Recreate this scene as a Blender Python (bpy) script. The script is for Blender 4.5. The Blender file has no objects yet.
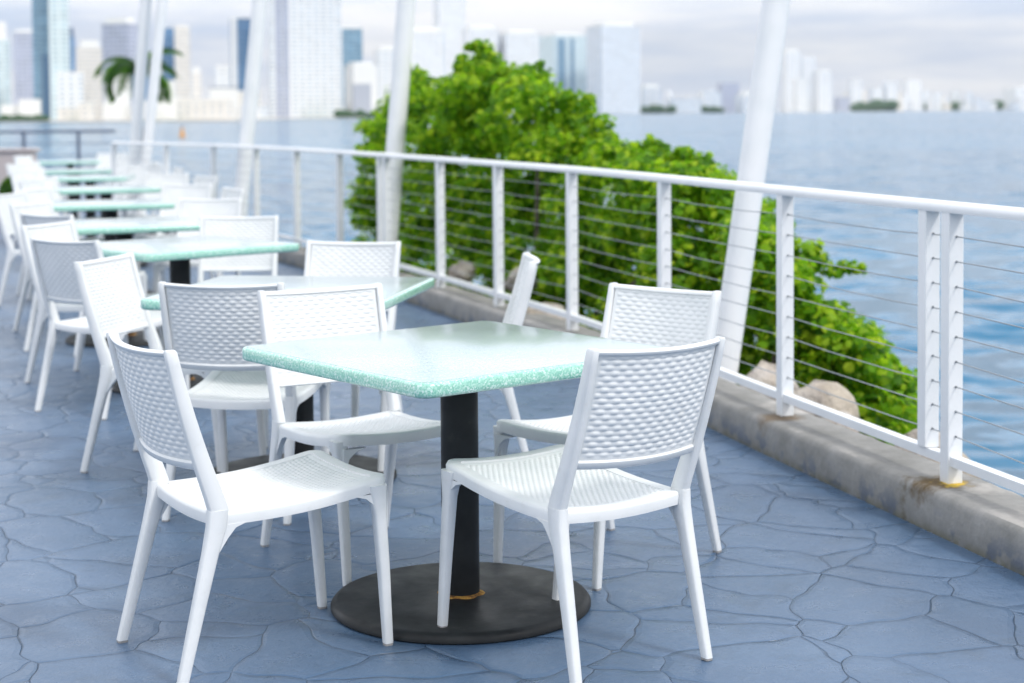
import bpy, math, random
from mathutils import Vector, Matrix
random.seed(7)
R = math.radians
sc = bpy.context.scene
col = sc.collection

# ------------------------------------------------------------------ camera
F, PITCH, ROLL, CY, H = 1679.22, 0.05006, 0.00794, 197.4, 1.402
cam_d = bpy.data.cameras.new('camera')
cam = bpy.data.objects.new('camera', cam_d)
col.objects.link(cam)
cam.location = (0, 0, H)
cam.rotation_euler = (Matrix.Rotation(math.pi/2-PITCH, 3, 'X') @ Matrix.Rotation(-ROLL, 3, 'Z')).to_euler()
cam_d.sensor_width = 36
cam_d.lens = F*36/1024
cam_d.shift_y = (CY-341.5)/1024
cam_d.clip_start = 0.1
cam_d.clip_end = 60000
cam_d.dof.use_dof = True
cam_d.dof.focus_distance = 4.3
cam_d.dof.aperture_fstop = 3.2
sc.camera = cam

def hz(px): return 117.3-0.0079*px            # height of the horizon in the picture
def at(px, py, Y):                              # a pixel at depth Y as a point of the place
    return Vector(((px-512)/F*Y, Y, H+(hz(px)-py)/F*Y))

# ------------------------------------------------------------------ helpers
def tag(o, label=None, cat=None, group=None, kind=None):
    if label: o['label'] = label
    if cat: o['category'] = cat
    if group: o['group'] = group
    if kind: o['kind'] = kind
    return o
def empty(name, loc, rz=0, label=None, cat=None, group=None):
    o = bpy.data.objects.new(name, None); col.objects.link(o)
    o.location = loc; o.rotation_euler = (0, 0, rz); o.empty_display_size = .1
    return tag(o, label, cat, group)
def copy_tree(o, parent=None):
    c = o.copy(); col.objects.link(c)
    if parent is not None: c.parent = parent
    for ch in list(o.children): copy_tree(ch, c)
    return c

class MB:
    def __init__(s): s.v = []; s.f = []
    def add(s, vs, fs):
        n = len(s.v); s.v += [tuple(v) for v in vs]; s.f += [tuple(i+n for i in f) for f in fs]; return s
    def rings(s, rings, close=True, caps=True):
        n = len(s.v); m = len(rings[0])
        for r in rings: s.v += [tuple(p) for p in r]
        k = len(rings)
        for i in range(k if close == 'loop' else k-1):
            a = n+i*m; b = n+((i+1) % k)*m
            for j in range(m):
                j2 = (j+1) % m
                s.f.append((a+j, a+j2, b+j2, b+j))
        if caps and close != 'loop':
            s.f.append(tuple(n+j for j in range(m))[::-1]); s.f.append(tuple(n+(k-1)*m+j for j in range(m)))
        return s
    def box(s, x0, x1, y0, y1, z0, z1, M=None):
        vs = [Vector((x, y, z)) for z in (z0, z1) for x, y in ((x0, y0), (x1, y0), (x1, y1), (x0, y1))]
        if M is not None: vs = [M @ v for v in vs]
        return s.add(vs, [(3, 2, 1, 0), (4, 5, 6, 7), (0, 1, 5, 4), (1, 2, 6, 5), (2, 3, 7, 6), (3, 0, 4, 7)])
    def tube(s, pts, rad, n=10, caps=True):
        pts = [Vector(p) for p in pts]
        if not isinstance(rad, (list, tuple)): rad = [rad]*len(pts)
        rs = []
        for i, p in enumerate(pts):
            d = (pts[min(i+1, len(pts)-1)]-pts[max(i-1, 0)]).normalized()
            up = Vector((0, 0, 1)) if abs(d.z) < .9 else Vector((1, 0, 0))
            a = d.cross(up).normalized(); b = a.cross(d)
            rs.append([p+(a*math.cos(2*math.pi*k/n)+b*math.sin(2*math.pi*k/n))*rad[i] for k in range(n)])
        return s.rings(rs, caps=caps)
    def lathe(s, prof, n=48, c=(0, 0)):
        return s.rings([[(c[0]+r*math.cos(2*math.pi*k/n), c[1]+r*math.sin(2*math.pi*k/n), z) for k in range(n)] for r, z in prof])
    def build(s, name, mat, parent=None, smooth=False, loc=None, bevel=0, fix=True):
        me = bpy.data.meshes.new(name); me.from_pydata(s.v, [], s.f)
        if fix:
            import bmesh
            bm = bmesh.new(); bm.from_mesh(me); bmesh.ops.recalc_face_normals(bm, faces=bm.faces); bm.to_mesh(me); bm.free()
        me.materials.append(mat)
        o = bpy.data.objects.new(name, me); col.objects.link(o)
        if smooth:
            me.polygons.foreach_set('use_smooth', [True]*len(me.polygons))
            if smooth != 'all':
                try: me.set_sharp_from_angle(angle=R(50))
                except Exception: pass
        if parent is not None: o.parent = parent
        if loc is not None: o.location = loc
        if bevel:
            b = o.modifiers.new('bevel', 'BEVEL'); b.width = bevel; b.segments = 2; b.limit_method = 'ANGLE'
        return o

# ------------------------------------------------------------------ materials
def mat(name):
    m = bpy.data.materials.new(name); m.use_nodes = True
    nt = m.node_tree; b = nt.nodes['Principled BSDF']
    return m, nt, b
def N(nt, t, **k):
    n = nt.nodes.new(t)
    for a, v in k.items():
        if a in n.inputs: n.inputs[a].default_value = v
        else: setattr(n, a, v)
    return n
def L(nt, a, b): nt.links.new(a, b)
def coords(nt, kind='Object', scale=None):
    t = N(nt, 'ShaderNodeTexCoord')
    if kind == 'World':
        o = N(nt, 'ShaderNodeNewGeometry').outputs['Position']
    else: o = t.outputs[kind]
    if scale is None: return o
    mp = N(nt, 'ShaderNodeMapping'); L(nt, o, mp.inputs[0]); mp.inputs['Scale'].default_value = scale
    return mp.outputs[0]
def noise(nt, vec, scale, detail=4, rough=.55):
    n = N(nt, 'ShaderNodeTexNoise'); L(nt, vec, n.inputs['Vector'])
    n.inputs['Scale'].default_value = scale; n.inputs['Detail'].default_value = detail; n.inputs['Roughness'].default_value = rough
    return n.outputs['Fac']
def ramp(nt, fac, stops):
    r = N(nt, 'ShaderNodeValToRGB'); L(nt, fac, r.inputs[0])
    e = r.color_ramp.elements
    while len(e) > 1: e.remove(e[-1])
    for i, (p, c) in enumerate(stops):
        if i == 0: e[0].position = p; el = e[0]
        else: el = e.new(p)
        if not isinstance(c, (tuple, list)): c = (c, c, c)
        el.color = (*c, 1)
    return r.outputs[0]
def mix(nt, fac, a, b, blend='MIX'):
    m = N(nt, 'ShaderNodeMix', data_type='RGBA', blend_type=blend)
    for v, i in ((fac, 0), (a, 6), (b, 7)):
        if isinstance(v, (int, float)): m.inputs[i].default_value = v
        elif isinstance(v, tuple): m.inputs[i].default_value = (*v, 1) if len(v) == 3 else v
        else: L(nt, v, m.inputs[i])
    return m.outputs[2]
def math_(nt, op, a, b=None, c=None, clamp=False):
    m = N(nt, 'ShaderNodeMath', operation=op); m.use_clamp = clamp
    for i, v in enumerate((a, b, c)):
        if v is None: continue
        if isinstance(v, (int, float)): m.inputs[i].default_value = v
        else: L(nt, v, m.inputs[i])
    return m.outputs[0]
def bump(nt, b, h, strength=.3, dist=.01):
    n = N(nt, 'ShaderNodeBump'); L(nt, h, n.inputs['Height'])
    n.inputs['Strength'].default_value = strength; n.inputs['Distance'].default_value = dist
    L(nt, n.outputs[0], b.inputs['Normal']); return n

M = {}
# white moulded resin of the chairs
m, nt, b = mat('white_resin'); v = coords(nt)
n1 = noise(nt, v, 9, 5)
L(nt, ramp(nt, n1, [(.3, (.70, .72, .725)), (.6, (.77, .78, .78))]), b.inputs['Base Color'])
b.inputs['Roughness'].default_value = .42
bump(nt, b, noise(nt, v, 260, 3), .08, .002)
blotch = ramp(nt, noise(nt, coords(nt, 'World'), 22, 6, .7), [(.60, 0), (.74, .35)])  # random patches of a duller tone over the resin
L(nt, mix(nt, blotch, b.inputs['Base Color'].links[0].from_socket, (.58, .57, .53)), b.inputs['Base Color'])
b.inputs['Subsurface Weight'].default_value = 0.0
M['resin'] = m
# scuffed grey foot cap
m, nt, b = mat('foot_rubber'); b.inputs['Base Color'].default_value = (.32, .31, .30, 1); b.inputs['Roughness'].default_value = .8
M['rubber'] = m
# terrazzo of crushed green glass
m, nt, b = mat('glass_terrazzo'); v = coords(nt)
vo = N(nt, 'ShaderNodeTexVoronoi'); L(nt, v, vo.inputs['Vector']); vo.inputs['Scale'].default_value = 240
sp = N(nt, 'ShaderNodeSeparateColor'); L(nt, vo.outputs['Color'], sp.inputs[0])
c1 = ramp(nt, sp.outputs[0], [(0, (.20, .50, .38)), (.35, (.27, .60, .47)), (.66, (.38, .70, .57)), (.88, (.55, .80, .70)), (1, (.78, .90, .85))])
c2 = mix(nt, math_(nt, 'MULTIPLY', noise(nt, v, 6, 3), .25), c1, (.22, .50, .40))
L(nt, c2, b.inputs['Base Color'])
b.inputs['Roughness'].default_value = .12
b.inputs['Coat Weight'].default_value = 1.0
b.inputs['Coat Roughness'].default_value = .26
b.inputs['Coat IOR'].default_value = 1.75
bump(nt, b, noise(nt, v, 7, 2), .04, .004)
M['terrazzo'] = m
# upper face: pale sky reflection painted into a less green copy of the terrazzo
m2 = m.copy(); m2.name = 'sky_tinted_terrazzo'; M['face'] = m2
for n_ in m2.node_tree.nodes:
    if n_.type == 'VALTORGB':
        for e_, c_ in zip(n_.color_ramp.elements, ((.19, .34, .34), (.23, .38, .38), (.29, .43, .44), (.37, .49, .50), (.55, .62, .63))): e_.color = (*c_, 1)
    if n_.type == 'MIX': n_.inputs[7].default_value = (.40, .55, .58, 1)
# black painted iron
m, nt, b = mat('black_iron'); v = coords(nt)
L(nt, ramp(nt, noise(nt, v, 12, 6), [(.35, (.010, .011, .012)), (.62, (.019, .021, .022)), (.74, (.042, .042, .040))]), b.inputs['Base Color'])
L(nt, ramp(nt, noise(nt, v, 8, 5), [(.3, .38), (.7, .62)]), b.inputs['Roughness'])
b.inputs['Specular IOR Level'].default_value = .3
bump(nt, b, noise(nt, v, 60, 4), .12, .003)
M['iron'] = m
# rust
m, nt, b = mat('rust'); v = coords(nt)
L(nt, ramp(nt, noise(nt, v, 70, 5), [(.3, (.06, .03, .015)), (.5, (.35, .16, .03)), (.7, (.6, .36, .08))]), b.inputs['Base Color'])
b.inputs['Roughness'].default_value = .9
M['rust'] = m
# white painted metal of railing and leaning tubes
m, nt, b = mat('white_painted_metal'); v = coords(nt, 'World')
L(nt, ramp(nt, noise(nt, v, 5, 6), [(.3, (.76, .78, .79)), (.55, (.81, .82, .83)), (1, (.83, .84, .85))]), b.inputs['Base Color'])
b.inputs['Roughness'].default_value = .38
bump(nt, b, noise(nt, v, 90, 3), .05, .002)
M['white_metal'] = m
m, nt, b = mat('steel_cable'); b.inputs['Base Color'].default_value = (.33, .35, .37, 1); b.inputs['Metallic'].default_value = .8; b.inputs['Roughness'].default_value = .42
M['cable'] = m
m, nt, b = mat('dark_metal'); b.inputs['Base Color'].default_value = (.10, .13, .19, 1); b.inputs['Roughness'].default_value = .5
M['dark_metal'] = m

# blue painted, stamped concrete deck
m, nt, b = mat('painted_deck'); v = coords(nt, 'World')
nd = N(nt, 'ShaderNodeTexNoise'); L(nt, v, nd.inputs['Vector']); nd.inputs['Scale'].default_value = 2.4; nd.inputs['Detail'].default_value = 2
off = N(nt, 'ShaderNodeVectorMath', operation='SCALE'); L(nt, nd.outputs['Color'], off.inputs[0]); off.inputs['Scale'].default_value = .30
vs = N(nt, 'ShaderNodeVectorMath', operation='ADD'); L(nt, v, vs.inputs[0]); L(nt, off.outputs[0], vs.inputs[1])
flat = N(nt, 'ShaderNodeMapping'); L(nt, vs.outputs[0], flat.inputs[0]); flat.inputs['Scale'].default_value = (1, 1, 0)
vd = N(nt, 'ShaderNodeTexVoronoi', feature='DISTANCE_TO_EDGE'); L(nt, flat.outputs[0], vd.inputs['Vector']); vd.inputs['Scale'].default_value = 3.3
vc = N(nt, 'ShaderNodeTexVoronoi', feature='F1'); L(nt, flat.outputs[0], vc.inputs['Vector']); vc.inputs['Scale'].default_value = 3.3
scs = N(nt, 'ShaderNodeSeparateColor'); L(nt, vc.outputs['Color'], scs.inputs[0])
thin = noise(nt, v, 3.5, 3)
wid = math_(nt, 'MULTIPLY', ramp(nt, thin, [(.40, .15), (.60, 1)]), .013)     # seams fade under the paint
seam = math_(nt, 'SUBTRACT', 1.0, math_(nt, 'DIVIDE', vd.outputs['Distance'], wid, clamp=True), clamp=True)
soft = ramp(nt, vd.outputs['Distance'], [(0, 0), (.05, .8), (.12, 1)])
fine = noise(nt, v, 38, 6, .65); broad = noise(nt, v, 1.3, 4); mid = noise(nt, v, 9, 5, .6)
base = ramp(nt, broad, [(.3, (.060, .113, .196)), (.55, (.082, .142, .240)), (.75, (.110, .178, .282))])
base = mix(nt, math_(nt, 'MULTIPLY', scs.outputs[0], .22), base, (.07, .12, .19))
base = mix(nt, ramp(nt, mid, [(.5, 0), (.75, .28)]), base, (.16, .22, .31))
spk = noise(nt, v, 120, 2)
stn = noise(nt, v, 4.3, 7, .7)
base = mix(nt, ramp(nt, stn, [(.54, 0), (.68, .45)]), base, (.055, .090, .135))
base = mix(nt, ramp(nt, spk, [(.68, 0), (.76, .45)]), base, (.06, .09, .15))
base = mix(nt, math_(nt, 'MULTIPLY', math_(nt, 'MULTIPLY', seam, ramp(nt, thin, [(.42, .05), (.62, .70)])), 1), base, (.048, .075, .12))
L(nt, base, b.inputs['Base Color'])
L(nt, ramp(nt, mid, [(.3, .22), (.7, .46)]), b.inputs['Roughness'])
hsum = math_(nt, 'ADD', math_(nt, 'MULTIPLY', soft, .55), math_(nt, 'MULTIPLY', seam, -.35))
hsum = math_(nt, 'ADD', hsum, math_(nt, 'MULTIPLY', mid, .55))
hsum = math_(nt, 'ADD', hsum, math_(nt, 'MULTIPLY', fine, .30))
bump(nt, b, hsum, 1.0, .009)
M['deck'] = m

# rail line in plan (nearest first), used by deck, curb and railing
LINE = [(3.05, -1.5), (2.72, .6), (2.30, 2.45), (1.92, 4.0), (1.478, 5.627), (1.124, 6.906), (.752, 8.30), (.345, 9.70), (-.091, 10.93),
        (-.52, 12.12), (-1.0, 13.38), (-1.5, 14.6), (-2.03, 15.85), (-2.6, 17.08), (-3.25, 18.3), (-4.0, 19.45), (-4.85, 20.5)]
P0 = Vector((1.478, 5.627, 0))
def catmull(pts, n=6):
    out = []
    for i in range(len(pts)-1):
        p0 = Vector(pts[max(i-1, 0)]); p1 = Vector(pts[i]); p2 = Vector(pts[i+1]); p3 = Vector(pts[min(i+2, len(pts)-1)])
        for k in range(n):
            t = k/n
            out.append(.5*((2*p1)+(-p0+p2)*t+(2*p0-5*p1+4*p2-p3)*t*t+(-p0+3*p1-3*p2+p3)*t**3))
    out.append(Vector(pts[-1])); return out
CURVE = catmull(LINE, 6)
def normals(pts):
    ns = []
    for i in range(len(pts)):
        d = (pts[min(i+1, len(pts)-1)]-pts[max(i-1, 0)]).normalized()
        ns.append(Vector((d.y, -d.x)))          # outward, to the water
    return ns
NRM = normals(CURVE)

# concrete curb
m, nt, b = mat('weathered_concrete'); v = coords(nt, 'World')
a1 = noise(nt, v, 6, 6, .65); a2 = noise(nt, v, 42, 5); sx = N(nt, 'ShaderNodeSeparateXYZ'); L(nt, v, sx.inputs[0])
base = ramp(nt, a1, [(.28, (.20, .198, .183)), (.5, (.28, .275, .26)), (.72, (.36, .35, .335))])
base = mix(nt, math_(nt, 'MULTIPLY', a2, .35), base, (.14, .135, .13))
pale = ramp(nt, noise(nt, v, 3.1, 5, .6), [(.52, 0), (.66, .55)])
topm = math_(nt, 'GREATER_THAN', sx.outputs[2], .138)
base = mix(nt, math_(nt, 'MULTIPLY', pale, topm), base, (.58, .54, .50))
# blue paint and dirt smears low on the face
lowm = math_(nt, 'MULTIPLY', ramp(nt, sx.outputs[2], [(.02, 1), (.10, 0)]), ramp(nt, noise(nt, v, 7.5, 4), [(.52, 0), (.58, .75)]))
base = mix(nt, lowm, base, (.10, .13, .19))
green = math_(nt, 'MULTIPLY', ramp(nt, sx.outputs[2], [(.0, 1), (.03, 0)]), ramp(nt, noise(nt, v, 20, 4), [(.4, 0), (.5, .7)]))
base = mix(nt, green, base, (.17, .16, .10))
def blobmask(c, sc_, r0, r1, jit):
    mp = N(nt, 'ShaderNodeVectorMath', operation='SUBTRACT'); L(nt, v, mp.inputs[0]); mp.inputs[1].default_value = c
    ms = N(nt, 'ShaderNodeVectorMath', operation='MULTIPLY'); L(nt, mp.outputs[0], ms.inputs[0]); ms.inputs[1].default_value = sc_
    ln = N(nt, 'ShaderNodeVectorMath', operation='LENGTH'); L(nt, ms.outputs[0], ln.inputs[0])
    d = math_(nt, 'ADD', ln.outputs['Value'], math_(nt, 'MULTIPLY', noise(nt, v, 32, 4), jit))
    return ramp(nt, d, [(r0, 1), (r1, 0)])
base = mix(nt, blobmask((1.37, 5.71, .06), (1, 1, .30), .055, .095, .09), base, (.10, .066, .02))
base = mix(nt, blobmask((1.44, 5.62, .146), (1, 1, 1), .12, .18, .12), base, (.10, .065, .025))
base = mix(nt, blobmask((1.475, 5.60, .146), (1, 1, 1), .085, .115, .12), base, (.62, .42, .04))
base = mix(nt, blobmask((1.10, 6.86, .146), (1, 1, 1), .10, .15, .08), base, (.16, .12, .08))
L(nt, base, b.inputs['Base Color']); b.inputs['Roughness'].default_value = .85
bump(nt, b, math_(nt, 'ADD', a1, math_(nt, 'MULTIPLY', a2, .4)), .5, .012)
M['concrete'] = m

# water
m, nt, b = mat('sea_water'); v = coords(nt, 'World')
w1 = N(nt, 'ShaderNodeMapping'); L(nt, v, w1.inputs[0]); w1.inputs['Scale'].default_value = (.55, 1.0, 1); w1.inputs['Rotation'].default_value = (0, 0, R(12))
h1 = noise(nt, w1.outputs[0], 1.0, 5, .6); h2 = noise(nt, w1.outputs[0], .16, 3, .5)
def wav(scale, k):
    n_ = N(nt, 'ShaderNodeTexNoise'); L(nt, w1.outputs[0], n_.inputs['Vector']); n_.inputs['Scale'].default_value = scale; n_.inputs['Detail'].default_value = 3
    a = N(nt, 'ShaderNodeVectorMath', operation='SUBTRACT'); L(nt, n_.outputs['Color'], a.inputs[0]); a.inputs[1].default_value = (.5, .5, .5)
    c = N(nt, 'ShaderNodeVectorMath', operation='MULTIPLY'); L(nt, a.outputs[0], c.inputs[0]); c.inputs[1].default_value = (k, k*1.3, 0)
    return c.outputs[0]
va = N(nt, 'ShaderNodeVectorMath', operation='ADD'); L(nt, wav(1.7, 1.25), va.inputs[0]); L(nt, wav(.35, .6), va.inputs[1])
vb = N(nt, 'ShaderNodeVectorMath', operation='ADD'); L(nt, va.outputs[0], vb.inputs[0]); vb.inputs[1].default_value = (0, 0, 1)
vn = N(nt, 'ShaderNodeVectorMath', operation='NORMALIZE'); L(nt, vb.outputs[0], vn.inputs[0]); L(nt, vn.outputs[0], b.inputs['Normal'])
big = noise(nt, coords(nt, 'World', (.006, .02, 1)), 1, 4)
L(nt, ramp(nt, big, [(.35, (.003, .090, .185)), (.65, (.010, .140, .265))]), b.inputs['Base Color'])
b.inputs['Roughness'].default_value = .12; b.inputs['IOR'].default_value = 1.33; b.inputs['Specular IOR Level'].default_value = .42
M['water'] = m

# leaves
def leafmat(name, c0, c1, c2):
    m, nt, b = mat(name)
    g = N(nt, 'ShaderNodeNewGeometry')
    c = ramp(nt, g.outputs['Random Per Island'], [(0, c0), (.5, c1), (1, c2)])
    L(nt, c, b.inputs['Base Color']); b.inputs['Roughness'].default_value = .5
    b.inputs['Specular IOR Level'].default_value = .3
    tr = N(nt, 'ShaderNodeBsdfTranslucent'); L(nt, mix(nt, .55, c, (.30, .62, .02)), tr.inputs[0])
    ms = N(nt, 'ShaderNodeMixShader'); ms.inputs[0].default_value = .58
    L(nt, b.outputs[0], ms.inputs[1]); L(nt, tr.outputs[0], ms.inputs[2])
    L(nt, ms.outputs[0], nt.nodes['Material Output'].inputs[0])
    return m
M['leaf'] = leafmat('sea_grape_leaf', (.025, .09, .008), (.17, .38, .010), (.60, .74, .03))
M['palm'] = leafmat('palm_leaf', (.015, .05, .015), (.03, .09, .02), (.05, .13, .03))
m, nt, b = mat('bark'); v = coords(nt)
L(nt, ramp(nt, noise(nt, v, 14, 5), [(.3, (.06, .045, .035)), (.7, (.20, .17, .14))]), b.inputs['Base Color']); b.inputs['Roughness'].default_value = .9
bump(nt, b, noise(nt, v, 30, 4), .5, .01)
M['bark'] = m
m, nt, b = mat('limestone_rock'); v = coords(nt, 'World')
r1 = noise(nt, v, 5, 7, .65)
base = ramp(nt, r1, [(.3, (.22, .18, .15)), (.5, (.52, .46, .40)), (.7, (.68, .63, .58))])
base = mix(nt, ramp(nt, noise(nt, v, 3, 3), [(.5, 0), (.62, .6)]), base, (.58, .50, .38))
L(nt, base, b.inputs['Base Color']); b.inputs['Roughness'].default_value = .95
bump(nt, b, r1, 1.0, .12)
M['rock'] = m
m, nt, b = mat('shore_ground'); v = coords(nt, 'World')
L(nt, ramp(nt, noise(nt, v, .02, 4), [(.4, (.50, .47, .42)), (.55, (.62, .58, .52)), (.62, (.10, .16, .07))]), b.inputs['Base Color']); b.inputs['Roughness'].default_value = .95
M['shore'] = m
m, nt, b = mat('bank_ground'); v = coords(nt, 'World')
L(nt, ramp(nt, noise(nt, v, 1.5, 6), [(.4, (.05, .045, .03)), (.6, (.16, .13, .10))]), b.inputs['Base Color']); b.inputs['Roughness'].default_value = .95
bump(nt, b, noise(nt, v, 4, 5), 1, .1)
M['bank'] = m
def plain(name, c, rough=.6, metal=0):
    m, nt, b = mat(name); v = coords(nt)
    L(nt, mix(nt, math_(nt, 'MULTIPLY', noise(nt, v, 3, 4), .25), c, tuple(x*.7 for x in c)), b.inputs['Base Color'])
    b.inputs['Roughness'].default_value = rough; b.inputs['Metallic'].default_value = metal
    return m
def facade(name, wall, glass, floor=3.4, bay=5.0, band=.5, colw=.35, rough=.5):
    """storeys and bays as a pattern in object space, each building its own scale in metres"""
    m, nt, b = mat(name); v = coords(nt)
    s = N(nt, 'ShaderNodeSeparateXYZ'); L(nt, v, s.inputs[0])
    fz = math_(nt, 'FRACT', math_(nt, 'DIVIDE', s.outputs[2], floor))
    fx = math_(nt, 'FRACT', math_(nt, 'DIVIDE', math_(nt, 'ADD', s.outputs[0], math_(nt, 'MULTIPLY', s.outputs[1], 1.0)), bay))
    w = math_(nt, 'MULTIPLY', math_(nt, 'GREATER_THAN', fz, band), math_(nt, 'GREATER_THAN', fx, colw))
    cell = noise(nt, coords(nt, 'Object', (1/bay*.6, 1/bay*.6, 1/floor*.6)), 1, 1)
    g = mix(nt, ramp(nt, cell, [(.4, 0), (.6, .5)]), glass, tuple(min(1, x*1.6+.04) for x in glass))
    base = mix(nt, w, wall, g)
    L(nt, base, b.inputs['Base Color'])
    L(nt, math_(nt, 'SUBTRACT', rough+.2, math_(nt, 'MULTIPLY', w, rough)), b.inputs['Roughness'])
    return m
WW = (.80, .80, .80)
M['f_white'] = facade('facade_white', WW, (.40, .48, .55), 3.4, 6, .55, .4)
M['f_cream'] = facade('facade_cream', (.78, .74, .68), (.42, .45, .48), 3.4, 5, .6, .4)
M['f_teal'] = facade('facade_pale_teal', (.68, .76, .77), (.40, .52, .57), 3.6, 7, .4, .3)
M['f_lavender'] = facade('facade_lavender', (.48, .51, .60), (.26, .30, .42), 3.6, 4, .45, .3)
M['f_blue'] = facade('facade_blue_glass', (.16, .28, .44), (.07, .17, .32), 3.8, 8, .25, .12, .3)
M['f_bluelt'] = facade('facade_light_blue_glass', (.24, .36, .45), (.13, .25, .36), 3.8, 8, .3, .12, .3)
M['f_far'] = facade('facade_far_pale', (.80, .80, .80), (.42, .50, .60), 6, 14, .5, .4)
M['p_white'] = plain('white_render', (.82, .82, .80)); M['p_dark'] = plain('dark_roof', (.10, .15, .25))
M['p_grey'] = plain('grey_render', (.45, .48, .55)); M['p_glass'] = plain('dark_blue_glass', (.10, .20, .33), .2)
M['p_orange'] = plain('orange_paint', (.80, .36, .05)); M['p_hull'] = plain('boat_white', (.84, .84, .83), .3)
M['p_green'] = plain('far_foliage', (.05, .11, .05), .9)
M['pot'] = plain('clay_pot', (.30, .16, .12), .8)

# ------------------------------------------------------------------ the setting
WATER = -1.6
w = MB(); w.add([(-16000, -3000, WATER), (16000, -3000, WATER), (16000, 30000, WATER), (-16000, 30000, WATER)], [(0, 1, 2, 3)])
tag(w.build('water', M['water']), kind='structure')

# deck: a slab bounded by the curving edge
edge = [p+n*.135 for p, n in zip(CURVE, NRM)]
poly = [Vector((-26, -1.5))]+edge+[Vector((-5.6, 23)), Vector((-8.0, 35.2)), Vector((-26, 35.2))]
d = MB(); n = len(poly)
d.add([(p.x, p.y, 0) for p in poly]+[(p.x, p.y, -.35) for p in poly], [tuple(range(n)), tuple(range(2*n-1, n-1, -1))]+[(i, i+n, (i+1) % n+n, (i+1) % n) for i in range(n)])
tag(d.build('deck', M['deck']), kind='structure')
# bank under the deck edge and beyond it
bk = MB(); rows = []
for p, nn in zip(CURVE, NRM):
    rows.append([(*(p+nn*.05), -.352), (*(p+nn*.55), -.62), (*(p+nn*1.5), -1.1), (*(p+nn*2.5), -1.9), (*(p+nn*.05), -1.9)])
bk.rings(rows)
tag(bk.build('bank', M['bank']), kind='structure')
# curb
cb = MB(); rings = []
sec = [(-.122, 0.0005), (-.120, .115), (-.112, .133), (-.095, .1425), (.115, .143), (.134, .128), (.137, -.30), (0.1, -.36)]
rr = random.Random(3)
fine_c = catmull(LINE, 24); fine_n = normals(fine_c)
for p, nn in zip(fine_c, fine_n):
    j = rr.uniform(-.0022, .0022)
    rings.append([(p.x+nn.x*(o+j*(1 if z > .05 else 0)), p.y+nn.y*(o+j*(1 if z > .05 else 0)), max(z, .0005) if i == 0 else z+(j if z > .1 else 0)) for i, (o, z) in enumerate(sec)])
cb.rings(rings)
tag(cb.build('curb', M['concrete'], smooth=True), kind='structure')
# thin pale expansion joints
# ------------------------------------------------------------------ railing
rail = empty('cable_railing', (P0.x, P0.y, 0), 0, 'white post and cable railing curving along the concrete curb at the water edge', 'railing')
def rl(v): return Vector(v)-P0
RH = 1.094
tr = MB(); rings = []
for p, nn in zip(CURVE, NRM):
    prof = [(-.030, -.036), (-.034, -.022), (-.030, -.008), (-.016, 0), (.016, 0), (.030, -.008), (.034, -.022), (.030, -.036)]
    rings.append([rl((p.x+nn.x*o, p.y+nn.y*o, RH+z)) for o, z in prof])
tr.rings(rings); tr.build('top_rail', M['white_metal'], rail, smooth=True)
br = MB(); rings = []
for p, nn in zip(CURVE, NRM):
    rings.append([rl((p.x+nn.x*o, p.y+nn.y*o, z)) for o, z in ((-.019, .204), (-.019, .236), (.019, .236), (.019, .204))])
br.rings(rings); br.build('bottom_rail', M['white_metal'], rail)
def post_at(p, nn, z0, z1, w=.0275, name='post'):
    t = Vector((-nn.y, nn.x)); q = MB()
    c = Vector((p.x, p.y, 0))-P0
    for zz0, zz1, ww in ([(z0, z1, w)]):
        vs = []
        for z in (zz0, zz1):
            for a, b_ in ((-1, -1), (1, -1), (1, 1), (-1, 1)):
                e = c.xy+nn*(a*ww)+t*(b_*ww); vs.append((e.x, e.y, z))
        q.add(vs, [(3, 2, 1, 0), (4, 5, 6, 7), (0, 1, 5, 4), (1, 2, 6, 5), (2, 3, 7, 6), (3, 0, 4, 7)])
    return q.build(name, M['white_metal'], rail, bevel=.003)
def nearest(p):
    return min(range(len(CURVE)), key=lambda i: (CURVE[i]-Vector(p)).length)
CZ = [.304+.0843*k for k in range(9)]
for i, p in enumerate(LINE):
    if i in (0, 1): continue
    k = nearest(p); nn = NRM[k]; pp = Vector(p)
    po = post_at(pp, nn, .1432, RH-.034)
    t = Vector((-nn.y, nn.x))
    twin = None
    if i in (4, 10):
        q2 = pp+t*.155
        twin = post_at(q2, nn, .237, RH-.034)
    if 3 <= i <= 6:       # cable fittings on the faces one can see
        for par, base_p in ((po, pp), (twin, pp+t*.155)):
            if par is None: continue
            bm_ = MB()
            for z in CZ:
                c = Vector((base_p.x-t.x*.0275, base_p.y-t.y*.0275, z))-P0
                bm_.tube([c-Vector((t.x, t.y, 0))*.004, c+Vector((t.x, t.y, 0))*.001], .0042, 8)
            bm_.build('cable_fitting', M['cable'], par)
for k, z in enumerate(CZ):
    c = MB(); pts = []
    for i, p in enumerate(LINE[1:]):
        pts.append(rl((p[0], p[1], z)))
        if i < len(LINE)-2:
            nx = LINE[i+2]; s = .006+.004*math.sin(k*2.1+i)
            for u in (.3, .7): pts.append(rl((p[0]+(nx[0]-p[0])*u, p[1]+(nx[1]-p[1])*u, z-s)))
    c.tube(pts, .0021, 6); c.build('cable', M['cable'], rail)

# far dark railing across the end of the deck
fr = empty('dark_railing', (-13.5, 34.8, 0), 0, 'thin dark grey railing across the far end of the deck', 'railing')
q = MB(); q.tube([(-8, 0, 1.10), (5.3, 0, 1.10)], .028, 8); q.build('top_rail', M['dark_metal'], fr)
for z in (.35, .6, .85):
    q = MB(); q.tube([(-8, 0, z), (5.3, 0, z)], .010, 6); q.build('cable', M['dark_metal'], fr)
for x in [-7.9+1.13*k for k in range(12)]:
    q = MB(); q.box(x-.03, x+.03, -.03, .03, 0, 1.08); q.build('post', M['dark_metal'], fr)

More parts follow.
